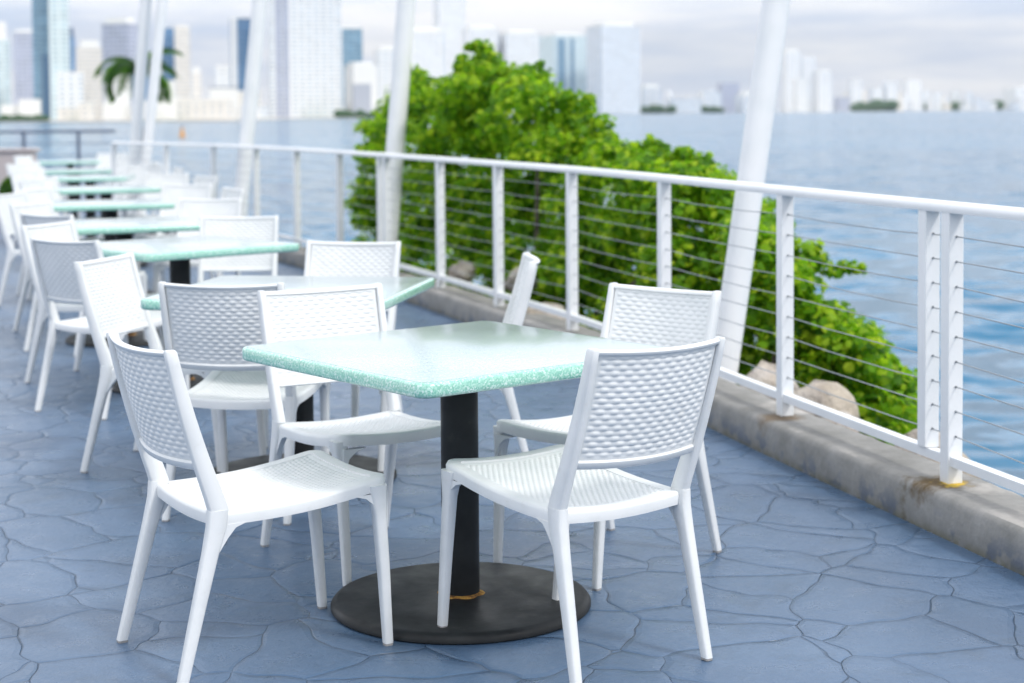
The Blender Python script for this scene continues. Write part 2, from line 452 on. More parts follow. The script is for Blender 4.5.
# leaning tubes outside the rail
def leaning(base, d, L_, rad, label):
    o = empty('leaning_pole', base, 0, label, 'pole', 'white leaning poles outside the railing')
    q = MB(); dd = Vector(d).normalized()
    q.tube([dd*0, dd*L_*.5, dd*L_], [rad, rad, rad*.97], 24); q.build('tube', M['white_metal'], o, smooth=True)
    f = MB(); f.tube([dd*-.004, dd*.03], rad*1.5, 20); f.build('base_flange', M['white_metal'], o)
leaning((.925, 8.18, -.62), (.150, .05, 1), 5.2, .069, 'thick white pole leaning outward nearest the camera, beside the double railing post')
leaning((-1.13, 14.05, -.70), (.085, .02, 1), 5.6, .078, 'white leaning pole in front of the left side of the tall green tree')
leaning((-3.02, 17.85, -.75), (.105, .03, 1), 6.2, .080, 'white leaning pole seen against open water in front of the tall pale condominium tower')
leaning((-4.86, 20.95, -.80), (.085, .03, 1), 7.0, .072, 'left pole of the two close leaning poles in front of the palm')
leaning((-4.72, 20.75, -.80), (.115, .03, 1), 7.0, .066, 'right pole of the two close leaning poles in front of the palm')

# ------------------------------------------------------------------ the chair
def chamfer_rect(cx, cy, z, a, b_, c=.30):
    k = min(a, b_)*c
    return [(cx+x, cy+y, z) for x, y in ((-a, -b_+k), (-a+k, -b_), (a-k, -b_), (a, -b_+k), (a, b_-k), (a-k, b_), (-a+k, b_), (-a, b_-k))]
def yback(z):            # line of the back in side view
    t = (z-.43)/(.833-.43)
    return -.258-.147*t+.031*t*t if t >= 0 else -.258
def weave(u, v, pu, pv, amp):
    row = math.floor(v/pv); fv = v/pv-row
    a = abs(math.sin(math.pi*fv))**.6
    s = .5+.5*math.sin(2*math.pi*u/pu+math.pi*(row % 2))
    s = s*s*(3-2*s)
    return amp*(a*(.35+.65*s)-.5)
def dimple(u, v):        # the small staggered cells of the seat
    row = math.floor(v/.0130); uu = u/.0180+.5*(row % 2)
    a = abs(math.sin(math.pi*uu))**.8*abs(math.sin(math.pi*v/.0130))**.8
    return .0050*(a-.7)
def make_chair():
    o = empty('resin_chair', (0, 0, 0), 0, 'x', 'chair', 'white woven resin chairs')
    # seat weave
    nx, ny = 160, 160; mb = MB(); vs = []; fs = []
    def seat_pt(i, j, bottom=False):
        u = -1+2*i/nx; t = j/ny
        y = -.240+t*.426
        hw = .178+.010*t
        x = u*hw
        z = .4430+.010*max(0, t)**3-.0084*math.sin(math.pi*t)-.010*(1-u*u)*(1 if t < .5 else 1)-.002
        z -= .024*(1-t)
        mk = 1 if (abs(u) < .955 and .035 < t < .965) else 0
        if bottom: return (x, y, z-.007)
        return (x, y, z+mk*dimple(x, y))
    for j in range(ny+1):
        for i in range(nx+1): vs.append(seat_pt(i, j))
    W = nx+1
    for j in range(ny):
        for i in range(nx): fs.append((j*W+i, j*W+i+1, (j+1)*W+i+1, (j+1)*W+i))
    n0 = len(vs)
    for j in range(0, ny+1, 8):
        for i in range(0, nx+1, 8): vs.append(seat_pt(i, j, True))
    W2 = nx//8+1
    for j in range(ny//8):
        for i in range(nx//8): fs.append((n0+j*W2+i, n0+(j+1)*W2+i, n0+(j+1)*W2+i+1, n0+j*W2+i+1))
    mb.add(vs, fs); mb.build('seat', M['resin'], o, smooth='all', fix=False)
    # seat frame: a closed rounded loop
    fr_ = MB(); loop = []
    def arc(cx, cy, r, a0, a1, n=5):
        return [(cx+r*math.cos(R(a0+(a1-a0)*k/n)), cy+r*math.sin(R(a0+(a1-a0)*k/n))) for k in range(n+1)]
    out = arc(.176, .180, .040, 0, 90)+arc(-.176, .180, .040, 90, 180)+arc(-.186, -.238, .026, 180, 270)+arc(.186, -.238, .026, 270, 360)
    dense = []
    for i in range(len(out)):
        a = Vector(out[i]); b_ = Vector(out[(i+1) % len(out)]); k = max(1, int((b_-a).length/.05))
        for s in range(k): dense.append(a.lerp(b_, s/k))
    rings = []
    for i, p in enumerate(dense):
        dd = (dense[(i+1) % len(dense)]-dense[i-1]).normalized(); nn = Vector((dd.y, -dd.x))
        t = (p.y+.240)/.426; u = p.x/.19
        bow = .010*max(0, 1-(p.x/.178)**2)
        ztop = .444+.010*max(0, t)**3-(.014*math.sin(math.pi*min(max(t, 0), 1)) if True else 0)*.6-bow
        hgt = .034; ztop -= .024*(1-min(1, max(0, t)))
        prof = [(.002, -hgt), (.004, -.010), (.000, -.002), (-.008, 0), (-.036, -.002), (-.036, -.009), (-.010, -.012), (-.010, -hgt)]
        rings.append([(p.x+nn.x*a, p.y+nn.y*a, ztop+z) for a, z in prof])
    fr_.rings(rings, close='loop'); fr_.build('seat_frame', M['resin'], o, smooth=True)
    # legs
    for s in (-1, 1):
        q = MB()
        path = [(.205, .186, .434, .022, .026), (.205, .189, .405, .020, .022), (.2035, .195, .36, .0160, .0170), (.201, .208, .2, .0138, .0145), (.1984, .22, .006, .0112, .0120)]
        q.rings([chamfer_rect(s*x, y, z, a, b_) for x, y, z, a, b_ in path]); lg = q.build('leg', M['resin'], o, smooth=True)
        q = MB(); q.rings([chamfer_rect(s*.1984, .22, z, .0105, .0113) for z in (0.0, .0062)]); q.build('foot_cap', M['rubber'], lg)
        # fillets under the front and side rails
        q = MB(); prof = [(0, 0), (.075, 0), (.040, -.010), (.018, -.028), (.008, -.06), (0, -.085)]
        for dx, dy in ((-s, 0), (0, -1)):
            c = Vector((s*.204, .191, .412)); ax = Vector((dx, dy, 0)); th = Vector((dy, dx, 0)).normalized()*.010
            off_ = Vector((s*.004, 0, 0)) if dy else Vector((0, .020, 0))
            r_ = [[c+off_*(1 if dx else 1)+ax*a+Vector((0, 0, z))+th*k for a, z in prof] for k in (-1, 1)]
            q.rings(r_)
        q.build('gusset', M['resin'], lg, smooth=True)
        q = MB()
        path = [(.206, -.256, .426, .0150, .025), (.206, -.260, .385, .0160, .024), (.208, -.278, .32, .0150, .0195), (.212, -.315, .18, .0136, .0162), (.2176, -.3604, .006, .0115, .0132)]
        q.rings([chamfer_rect(s*x, y, z, a, b_) for x, y, z, a, b_ in path]); lg = q.build('leg', M['resin'], o, smooth=True)
        q = MB(); q.rings([chamfer_rect(s*.2176, -.3604, z, .0108, .0125) for z in (0, .0062)]); q.build('foot_cap', M['rubber'], lg)
        q = MB(); c = Vector((s*.207, -.242, .388)); th = Vector((.009, 0, 0))
        q.rings([[c+Vector((0, a, z))+th*k for a, z in [(0, 0), (.06, 0), (.03, -.01), (.008, -.035), (-.02, -.075), (-.03, -.03)]] for k in (-1, 1)])
        q.build('gusset', M['resin'], lg, smooth=True)
    # back frame: two stiles, bottom and top rails
    q = MB()
    for s in (-1, 1):
        rings = []
        for k in range(13):
            z = .424+(.828-.424)*k/12; t = k/12
            a = .0138-.0035*t; b_ = .025-.010*t
            x = .2062+.0043*t
            rings.append(chamfer_rect(s*(x), yback(z)+.004*(1-t), z, a, b_))
        rings.append(chamfer_rect(s*.2100, yback(.833), .8335, .0085, .012))
        q.rings(rings)
    def ycurve(u, z): return yback(z)-.030*(1-u*u)
    for z0, z1, th, sag in ((.528, .551, .011, .006), (.816, .831, .0115, .006)):
        rings = []
        for k in range(21):
            u = -1+.1*k; x = u*.203
            dz = -sag*(1-u*u)
            prof = [(-th, z0+.004), (-th, z1-.005), (-th*.5, z1), (th*.5, z1), (th, z1-.005), (th, z0+.004), (th*.5, z0), (-th*.5, z0)]
            rings.append([(x, ycurve(u, z)+a, z+dz) for a, z in prof])
        q.rings(rings)
    q.build('back_frame', M['resin'], o, smooth=True)
    # woven back
    nx, nz = 120, 116; vs = []; fs = []
    for side in (1, -1):
        n0 = len(vs)
        for j in range(nz+1):
            for i in range(nx+1):
                u = -1+2*i/nx; z = .546+(.820-.546)*j/nz
                x = u*.196; zz = z-.006*(1-u*u)
                mk = min(1, (1-abs(u))/.10); mk = max(0, mk)
                h = weave(x+(.0 if side > 0 else .019), z, .038, .0139, .0038)*(1 if (mk > .65 and .558 < z < .812) else .0)
                vs.append((x, ycurve(u, z)+side*(.0048+h), zz))
        W = nx+1
        for j in range(nz):
            for i in range(nx):
                f = (n0+j*W+i, n0+j*W+i+1, n0+(j+1)*W+i+1, n0+(j+1)*W+i)
                fs.append(f if side < 0 else f[::-1])
    mb = MB(); mb.add(vs, fs); mb.build('backrest', M['resin'], o, smooth='all', fix=False)
    return o

# ------------------------------------------------------------------ the table
def make_table():
    o = empty('pedestal_table', (0, 0, 0), 0, 'x', 'table', 'green terrazzo pedestal tables')
    q = MB(); hw = .4555; cr = .045
    def outline(inset):
        r = max(cr-inset, .005); e = hw-inset; pts = []
        for cx, cy, a0 in ((e-r, e-r, 0), (-e+r, e-r, 90), (-e+r, -e+r, 180), (e-r, -e+r, 270)):
            for k in range(9): pts.append((cx+r*math.cos(R(a0+k*11.25)), cy+r*math.sin(R(a0+k*11.25))))
        return pts
    rings = []
    for ins, z in ((.012, .7), (.003, .704), (0, .711), (0, .733), (.003, .7375), (.008, .7400), (.010, .7400)):
        rings.append([(x, y, z) for x, y in outline(ins)])
    q.rings(rings); tt = q.build('tabletop', M['terrazzo'], o, smooth=True)
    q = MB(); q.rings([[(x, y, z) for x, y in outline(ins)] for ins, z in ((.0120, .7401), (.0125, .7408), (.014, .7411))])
    q.build('sky_tinted_face', M['face'], tt, smooth=True)
    q = MB(); q.box(-.14, .14, -.14, .14, .688, .699); q.build('mounting_plate', M['iron'], o)
    q = MB(); q.lathe([(.0535, .03), (.0535, .688)], 40); q.build('pole', M['iron'], o, smooth=True, loc=(.008, .01, 0))
    q = MB(); q.lathe([(.365, 0), (.371, .004), (.371, .014), (.362, .025), (.350, .0295), (.12, .034), (.01, .035)], 96); ba = q.build('base_disc', M['iron'], o, smooth=True, loc=(.008, .01, 0))
    q = MB(); rr = random.Random(2)
    n = 60; q.rings([[((.0530+e*(.35+.65*abs(math.sin(k*.31+1))))*math.cos(2*math.pi*k/n), (.0530+e*(.35+.65*abs(math.sin(k*.31+1))))*math.sin(2*math.pi*k/n), z) for k in range(n)] for e, z in ((.0, .034), (.016, .0345), (.012, .0375), (0.0, .040))])
    q.build('rust_ring', M['rust'], ba)
    return o

def inv(px, py, z):        # the place a pixel shows at height z
    Y = (H-z)*F/max(py-hz(px), .5)
    return Vector(((px-512)/F*Y, Y, 0))

chair0 = make_chair(); table0 = make_table()
used = {'c': False, 't': False}
def place(kind, x, y, rz, label, z=0):
    src = chair0 if kind == 'c' else table0
    o = copy_tree(src) if used[kind] else src
    used[kind] = True
    o.location = (x, y, z); o.rotation_euler = (0, 0, rz); o['label'] = label
    return o
place('t', -.1546, 4.7251, .6777, 'nearest square green terrazzo table, in sharp focus on a round black base')
ca = place('c', .1113, 4.4101, .6617, 'sharp white woven chair right front of the nearest table, its back to the camera')
# one front foot of this chair stands on the table base
A = ca.matrix_basis.copy()
Rz = Matrix.Rotation(.6617, 4, 'Z')
tilt = Matrix.Rotation(.030, 4, 'X') @ Matrix.Rotation(.022, 4, 'Y')
mw = Matrix.Translation((.096, 4.385, .0170)) @ Rz @ tilt
ca.location = mw.to_translation(); ca.rotation_euler = mw.to_euler()
place('c', -.6295, 4.4292, -1.0079, 'white woven chair at the left front of the nearest table, seen from its left rear')
place('c', -.4417, 5.2099, -2.5981, 'white chair behind the left corner of the nearest table, turned to the camera')
place('c', .2414, 5.1708, 2.4036, 'white chair behind the right corner of the nearest table, nearest the railing')
place('t', -.835, 6.42, -.17, 'second green table from the camera, mostly hidden behind the nearest table and its chairs')
place('c', -.938, 6.109-.03, -.154, 'chair with a grey shaded back at the near side of the second table')
place('c', -1.29, 6.673, -1.839, 'white chair at the left side of the second table, facing the railing')
place('c', -.805, 7.138+.05, 2.90, 'white chair at the far side of the second table, facing the camera')
place('c', -.305, 6.62, 1.62, 'white chair seen edge-on between the nearest table and the railing posts')
ordn = ['third', 'fourth', 'fifth', 'sixth', 'seventh', 'eighth', 'ninth']
tabs = [(178, 246, .74), (122, 224, .45), (109, 203.5, .3), (105, 188.5, .35), (89, 177.5, .1), (75, 170.5, .3), (70, 161.5, .2)]
Tpos = []
for i, (px, py, ta) in enumerate(tabs):
    p = inv(px, py, .73); Tpos.append(p)
    place('t', p.x, p.y, ta, f'{ordn[i]} green pedestal table from the camera in the row down the deck')
place('c', -1.893, 8.134, -.557, 'chair with a grey shaded back at the near side of the third table')
place('c', -2.151, 8.881, -1.928, 'white chair at the left side of the third table, facing the railing')
place('c', -1.545, 9.14, 3.15, 'white chair at the far side of the third table, its back near the curb')
for i, p in enumerate(Tpos[1:]):
    nm = ordn[i+1]; j = random.Random(i).uniform
    if i == 0: place('c', -2.475-.06, 10.228-.05, -.587, 'grey shaded chair back at the near side of the fourth table')
    else: place('c', p.x-.27+j(-.05, .05), p.y-.42, -1.95+j(-.2, .2), f'white chair at the near side of the {nm} table')
    if i == 0: place('c', -2.85, 11.035, -1.906, 'white chair at the left side of the fourth table, facing the railing')
    else: place('c', p.x-.37, p.y+.25+j(-.05, .05), -1.9+j(-.15, .15), f'white chair at the left side of the {nm} table')
    place('c', p.x+.32, p.y+.72, 2.95+j(-.15, .15), f'white chair at the far side of the {nm} table')
    if i: place('c', p.x+.60, p.y+.05, 2.1+j(-.2, .2), f'white chair at the right side of the {nm} table')

# ------------------------------------------------------------------ foliage
def leaf_mesh(mb, c, nrm, r, rnd, elong=1.0):
    nrm = nrm.normalized(); a = nrm.orthogonal().normalized(); a.rotate(Matrix.Rotation(rnd.uniform(0, 6.28), 3, nrm)); b_ = nrm.cross(a)
    n0 = len(mb.v); k = 6
    for i in range(k):
        t = 2*math.pi*i/k; q = c+a*(math.cos(t)*r*elong)+b_*(math.sin(t)*r)+nrm*(r*.22*math.cos(2*t))
        mb.v.append((q.x, q.y, q.z))
    mb.f.append(tuple(range(n0, n0+k)))
def rand_dir(rnd):
    while True:
        v_ = Vector((rnd.uniform(-1, 1), rnd.uniform(-1, 1), rnd.uniform(-1, 1)))
        if .05 < v_.length < 1: return v_.normalized()
def interp(x, pts):
    for (a, b_), (c, d_) in zip(pts, pts[1:]):
        if a <= x <= c: return b_+(d_-b_)*(x-a)/(c-a)
    return None
def crown_tree(name, base, stems, clusters, leafr, per, label, cat, seed, matn='leaf', group=None):
    rnd = random.Random(seed)
    o = empty(name, base, 0, label, cat, group)
    B = Vector(base)
    crown = MB()
    for c, r in clusters:
        n = int(per*(r/.22)**2)+8
        for _ in range(n):
            dd = rand_dir(rnd); rad = r*rnd.uniform(.45, 1.0)
            if dd.z < -.3: rad *= .8
            p = c+Vector((dd.x*rad*1.1, dd.y*rad*1.1, dd.z*rad*.85))-B
            leaf_mesh(crown, p, dd*.9+Vector((0, 0, .55))+rand_dir(rnd)*.7, leafr*rnd.uniform(.65, 1.2), rnd, rnd.uniform(.9, 1.25))
    crown.build('crown', M[matn], o, fix=False)
    tr_ = MB()
    for s in stems:
        tip = Vector(s)-B; rr0 = .038+.01*rnd.random()
        midp = tip*.5+Vector((rnd.uniform(-.2, .2), rnd.uniform(-.2, .2), .15))
        tr_.tube([Vector((rnd.uniform(-.15, .15), rnd.uniform(-.15, .15), -.1)), tip*.22+Vector((0, 0, .1)), midp, tip], [rr0, rr0*.8, rr0*.55, .012], 7)
    tr_.build('trunk', M['bark'], o, smooth=True)
    return o
rnd = random.Random(11)
# sprigs standing out of the crown give it a loose edge
# tall tree: outline of its top as seen from the deck, thickness of several metres
top1 = [(358, 150), (366, 118), (385, 112), (402, 84), (415, 62), (430, 72), (446, 78), (462, 60), (472, 40), (488, 40), (497, 62), (515, 66), (540, 60), (548, 78), (566, 92), (585, 88), (592, 110), (600, 128), (615, 132), (628, 150), (640, 138), (655, 138), (664, 160), (680, 150), (700, 152), (715, 172), (735, 182), (760, 195)]
cl = []
for _ in range(520):
    px = rnd.uniform(360, 758); yt = interp(px, top1); py = yt+rnd.random()**1.25*270+16
    if py > 400: continue
    dep = interp(px, [(350, 17.2), (440, 15.0), (500, 13.8), (600, 12.3), (680, 11.2), (760, 10.4)])+rnd.uniform(-.9, 1.4)
    r = rnd.choice((.10, .14, .18, .24))
    py = max(py, yt+8+r*.85*F/dep*.8)
    cl.append((at(px, py, dep), r))
for px, py, r in ((474, 48, .07), (488, 49, .08), (480, 64, .08), (493, 70, .10), (413, 72, .10), (408, 84, .09), (422, 80, .12), (446, 84, .09), (462, 82, .08), (512, 78, .10), (528, 74, .10), (541, 66, .05), (542, 80, .08), (556, 96, .10), (574, 97, .09), (588, 101, .08), (601, 122, .06), (611, 140, .07), (640, 152, .07), (652, 142, .07), (660, 152, .09), (686, 156, .08), (698, 160, .09), (716, 178, .09), (733, 190, .09), (752, 202, .08), (366, 128, .14), (372, 150, .16), (378, 190, .16), (376, 215, .14), (384, 235, .15), (610, 138, .07)):
    cl.append((at(px, py, interp(px, [(350, 17.2), (440, 15.0), (500, 13.8), (600, 12.3), (760, 10.8)])), r))
for _ in range(75):
    px = rnd.uniform(362, 756); yt = interp(px, top1)
    cl.append((at(px, yt+rnd.uniform(2, 18), interp(px, [(350, 17.2), (440, 15.0), (500, 13.8), (600, 12.3), (760, 10.8)])), rnd.uniform(.045, .08)))
stems = [c for c, r in rnd.sample(cl[:400], 15)]
crown_tree('sea_grape_tree', (.45, 13.6, -1.0), stems, cl, .029, 165, 'tall bright green round-leaved tree behind the railing in the middle', 'tree', 5)
cl = []
top2 = [(735, 215), (775, 232), (800, 238), (822, 246), (826, 285), (800, 292), (812, 300), (835, 304), (850, 320), (868, 330), (880, 345), (900, 362), (914, 385), (922, 410)]
def top2f(x): return interp(x, [(735, 215), (760, 228), (795, 262), (812, 302), (835, 306), (850, 320), (868, 332), (880, 348), (900, 366), (914, 390), (922, 420)])
for _ in range(340):
    px = rnd.uniform(737, 914); yt = top2f(px); py = yt+rnd.random()**1.2*130+8
    if py > 452: continue
    dep = 9.9-(px-737)*.004+rnd.uniform(-.7, .7); r = rnd.uniform(.08, .15)
    py = max(py, yt+r*.85*F/dep*.6)
    cl.append((at(px, py, dep), r))
for px, py, r in ((790, 248, .11), (804, 250, .11), (815, 258, .09), (800, 266, .10), (785, 262, .12), (790, 280, .10), (808, 276, .08), (824, 268, .07), (836, 273, .06), (846, 268, .06), (856, 268, .055), (864, 270, .04), (780, 240, .1), (768, 236, .12), (895, 380, .07), (906, 402, .07), (903, 424, .07)):
    cl.append((at(px, py, 9.7), r))
stems = [c for c, r in rnd.sample(cl, 30) if c.x < 1.95 and c.z < .3]
crown_tree('sea_grape_bush', (1.75, 9.75, -1.25), stems, cl, .027, 150, 'low bright green bush spreading over the rocks beside the double railing post', 'bush', 6)

# riprap boulders at the foot of the deck
def boulder(c, r, label, seed):
    rn = random.Random(seed); mb = MB()
    import bmesh
    bm = bmesh.new(); bmesh.ops.create_icosphere(bm, subdivisions=3, radius=1)
    planes = [(rand_dir(rn), rn.uniform(.55, .85)) for _ in range(9)]
    for v_ in bm.verts:
        p = v_.co.copy()
        for nn, d_ in planes:
            k = p.dot(nn)
            if k > d_: p -= nn*(k-d_)*.9
        p += p.normalized()*rn.uniform(-.07, .07)
        v_.co = Vector((p.x*r[0], p.y*r[1], p.z*r[2]))
    me = bpy.data.meshes.new('boulder'); bm.to_mesh(me); bm.free(); me.materials.append(M['rock'])
    me.polygons.foreach_set('use_smooth', [True]*len(me.polygons))
    o = bpy.data.objects.new('boulder', me); col.objects.link(o); o.location = c; o.rotation_euler = (0, 0, rn.uniform(0, 3))
    tag(o, label, 'boulder', 'limestone boulders along the outer foot of the curb')
BL = [(762, 392, 7.95, .22, .20, 'pale boulder right of the foot of the nearest leaning pole'),
      (815, 408, 7.65, .21, .18, 'pinkish pale boulder outside the railing, left of the low bush'),
      (840, 425, 7.4, .13, .12, 'small ochre boulder at the right end of the rocks, under the low bush'),
      (618, 358, 9.3, .20, .17, 'pale boulder outside the railing, left of the chair back nearest the railing'),
      (648, 368, 9.0, .17, .14, 'boulder half hidden behind the chair back nearest the railing'),
      (546, 325, 10.3, .27, .20, 'broad pale boulder behind the edge-on chair back'),
      (512, 316, 11.0, .16, .14, 'small boulder left of the edge-on chair back'),
      (522, 275, 12.0, .16, .12, 'grey boulder deep among the leaves above the edge-on chair back'),
      (462, 268, 12.8, .12, .12, 'small white boulder seen through the cables left of the edge-on chair'),
      (700, 378, 8.6, .18, .14, 'boulder left of the foot of the nearest leaning pole'),
      (960, 470, 7.2, .12, .12, 'small pale boulder right of the double railing post'),
      (925, 452, 7.2, .16, .14, 'boulder directly behind the foot of the double railing post')]
for i, (px, py, Y, r, rz_, lb) in enumerate(BL):
    boulder(at(px, py+6, Y+.25), (r*1.0, r*.85, rz_*.85), lb, 40+i)

# palm beyond the end of the deck
pc = at(139, 68, 46)
palm = empty('palm_tree', (pc.x, pc.y, -1.2), 0, 'palm tree with drooping dark green fronds behind the two close leaning poles', 'palm tree')
q = MB(); hh_ = pc.z+1.2
q.tube([(0, 0, 0), (.05, 0, hh_*.5), (0, 0, hh_)], [.13, .10, .08], 10); q.build('trunk', M['bark'], palm, smooth=True)
rn = random.Random(4)
for k in range(17):
    az = 2*math.pi*k/17+rn.uniform(-.15, .15); el = rn.uniform(-.1, 1.25); dr = rn.uniform(.15, .27)
    fr_ = MB(); Ln = 1.22; spine = []
    p = Vector((0, 0, hh_)); e = el
    for i in range(11):
        spine.append(p.copy()); p = p+Vector((math.cos(az)*math.cos(e), math.sin(az)*math.cos(e), math.sin(e)))*(Ln/9)
        e -= dr
    fr_.tube(spine, [.02*(1-i/12) for i in range(11)], 5)
    for i in range(1, 11):
        for sub in (0, .33, .66):
            s0 = spine[i].lerp(spine[i-1], sub)
            sd = Vector((-math.sin(az), math.cos(az), 0))
            for sg in (-1, 1):
                tip = s0+sd*sg*.34*rn.uniform(.6, 1.2)*math.sin(math.pi*(i+1)/12.5)+Vector((math.cos(az)*.18, math.sin(az)*.20, -.16))
                wv = Vector((math.cos(az), math.sin(az), 0))*.05
                fr_.add([s0-wv, s0+wv, tip], [(0, 1, 2)])
    fr_.build('frond', M['palm'], palm, fix=False)

# low wall and potted shrub at the far left
q = MB(); q.box(-9.6, -7.25, 25.4, 25.65, 0, .88); q.box(-9.65, -7.2, 25.36, 25.69, .88, .93)
tag(q.build('low_wall', plain('pink_grey_render', (.52, .46, .45), .9), bevel=.01), 'low pinkish grey wall at the far left end of the deck', 'wall')
pt = empty('potted_shrub', (-5.95, 20.2, 0), 0, 'small dark green potted shrub at the left edge behind the chairs', 'plant')
q = MB(); q.lathe([(.12, 0), (.14, .03), (.19, .30), (.205, .31), (.205, .34), (.17, .34), (.16, .30), (.02, .30)], 24); q.build('pot', M['pot'], pt, smooth=True)
q = MB(); rn = random.Random(8)
for _ in range(700):
    dd = rand_dir(rn); leaf_mesh(q, Vector((dd.x*.20, dd.y*.20, .50+dd.z*.20))*1, dd+rand_dir(rn)*.8, .035, rn)
q.build('foliage', M['palm'], pt, fix=False)
q = MB(); q.tube([(0, 0, .3), (.02, 0, .55)], .015, 6); q.build('stem', M['bark'], pt)

# ------------------------------------------------------------------ far shore
def zt(px, py, Y): return H+(hz(px)-py)/F*Y
def X(px, Y): return (px-512)/F*Y
GZ = -.9
sh = [(-700, 900), (0, 960), (120, 900), (230, 860), (300, 1250), (450, 1400), (455, 3300), (560, 3500), (800, 4200), (1000, 5200), (1400, 5600)]
front = [(X(px, Y), Y) for px, Y in sh]
g = MB(); n = len(front); back = [(X(1400, 5600), 9000), (X(-700, 5600), 9000)]
pl = front+back; N_ = len(pl)
g.add([(x, y, GZ) for x, y in pl]+[(x, y, -3) for x, y in pl], [tuple(range(N_))]+[(i, i+N_, (i+1) % N_+N_, (i+1) % N_) for i in range(N_)])
tag(g.build('far_shore', M['shore']), kind='structure')

def building(px0, px1, py, Y, mname, label, name='tower', yaw=20, depth=1.0, roof=None, extra=None, cat='building', roofm='p_white'):
    """a block whose seen width runs px0..px1 at distance Y"""
    Wm = (px1-px0)/F*Y; a = R(abs(yaw))
    wf = Wm/(math.cos(a)+depth*math.sin(a)); df = wf*depth
    cx = X((px0+px1)/2, Y); z1 = zt((px0+px1)/2, py, Y)
    o = empty(name, (cx, Y+df*.5, GZ), R(yaw), label, cat)
    h = z1-GZ
    q = MB(); q.box(-wf/2, wf/2, -df/2, df/2, 0, h); q.build('wall', M[mname], o)
    rh = (roof or 0)/F*Y
    q = MB()
    if roof:
        q.box(-wf*.38, wf*.38, -df*.38, df*.38, h+.01, h+rh)
    q.box(-wf*.51, wf*.51, -df*.51, df*.51, h, h+max(.8, h*.008))
    q.build('roof', M[roofm], o)
    if extra:
        for kind, u0, u1, v0, v1, mn in extra:      # strips and podiums standing proud of the front
            q = MB()
            q.box(-wf/2+u0*wf, -wf/2+u1*wf, -df/2-.9, -df/2+.5, h*v0, h*v1); q.build(kind, M[mn], o)
    return o
S = building
S(-16, 11, 40, 1500, 'f_teal', 'pale teal tower cut off by the left edge of the picture', roof=18)
S(11, 40, 33, 1450, 'f_lavender', 'greyish lavender tower second from the left edge', roof=3, yaw=15)
S(33, 52, -50, 1300, 'f_bluelt', 'blue-green glass tower taller than the picture, left half of the tall pair', yaw=10, extra=[('glass_strip', .55, 1, 0, .38, 'p_glass')])
S(50, 70, -50, 1290, 'f_teal', 'pale teal ribbed tower taller than the picture, right half of the tall pair', yaw=8)
S(69, 77, 36, 1700, 'f_blue', 'thin blue tower tip right of the tall pale pair', roof=8, yaw=20, roofm='p_dark')
S(74, 104, 48, 1400, 'f_cream', 'cream mid-rise left of the lavender tower with a dark roof', roof=8, yaw=18)
S(54, 84, 73, 1150, 'f_white', 'low white block in front of the cream mid-rise', yaw=12)
S(103, 139, 24, 1350, 'f_lavender', 'lavender tower with overhanging dark roof behind the palm', roof=6, yaw=-20, depth=.6)
S(103, 131, 73, 1100, 'p_white', 'white block directly behind the left fronds of the palm', yaw=10)
S(131, 150, 72, 1180, 'f_blue', 'dark blue block behind the foot of the palm', yaw=10)
S(150, 176, 82, 1100, 'p_white', 'white block behind the right fronds of the palm', yaw=10)
S(162, 176, 28, 1500, 'f_blue', 'blue grey slab tower right of the palm', yaw=12)
S(174, 192, 27, 1480, 'f_cream', 'pinkish cream tower right of the blue grey slab', yaw=15, roof=2)
S(192, 203, 73, 1300, 'f_cream', 'small cream pointed building in the gap between towers', yaw=10, roof=6)
S(176, 232, 100, 1050, 'f_cream', 'long low cream building on the waterfront left of the leaning pole', yaw=5, depth=.4)
S(215, 232, 66, 1600, 'f_white', 'pale slim tower left of the dark blue glass tower', yaw=10)
S(210, 238, 88, 1200, 'p_white', 'low white hall with a flat roof', yaw=6, depth=.5, roofm='p_dark')
S(229, 253, 19, 1400, 'f_blue', 'dark blue glass tower with a pale left edge', yaw=14, extra=[('pale_strip', 0, .30, 0, 1, 'f_white')])
S(236, 262, 92, 1150, 'f_cream', 'low cream block below the dark blue glass tower', yaw=8)
S(268, 343, -40, 1380, 'f_white', 'very wide white condominium tower taller than the picture', name='condominium', yaw=12, depth=.35, extra=[('glass_strip', .08, .15, 0, 1, 'f_lavender'), ('glass_strip', .18, .25, 0, 1, 'f_lavender')])
S(338, 364, 29, 1650, 'f_bluelt', 'bright blue glass tower right of the wide condominium', yaw=8, roof=2)
S(344, 378, 66, 1420, 'p_white', 'rounded white block in front of the bright blue glass tower', yaw=25, roof=4)
S(352, 372, 84, 1380, 'p_grey', 'grey low block at the foot of the bright blue glass tower', yaw=10)
S(374, 402, 50, 1500, 'f_white', 'white stepped tower left of the leaning pole by the tree', yaw=15, roof=4)
S(400, 446, 33, 3600, 'f_far', 'hazy white tower between the leaning pole and the tall tree', yaw=15, roof=6)
S(434, 466, -30, 3900, 'f_far', 'very pale hazy tower taller than the picture above the tree', yaw=15)
S(462, 500, 30, 3700, 'f_far', 'hazy white tower behind the tip of the tree', yaw=12, roof=5)
S(498, 542, 34, 3700, 'f_far', 'hazy white tower behind the right side of the tree crown', yaw=15, roof=4)
S(541, 588, 36, 3500, 'f_teal', 'white tower with blue vertical strips right of the tree', yaw=22, extra=[('glass_strip', .12, .35, 0, .96, 'f_bluelt'), ('glass_strip', .5, .62, 0, .96, 'f_bluelt')], roof=3)
S(588, 642, 27, 3400, 'f_far', 'big pale slab tower with a blue grey shaded left side', yaw=30, depth=.6, roof=5, extra=None)
S(640, 662, 88, 3500, 'f_far', 'low white block right of the big slab tower', yaw=10, roof=4)
S(668, 702, 99, 3700, 'f_far', 'low white waterfront building in the middle of the open shore', yaw=10)
S(700, 722, 92, 3900, 'f_far', 'small white block left of the lavender block', yaw=10)
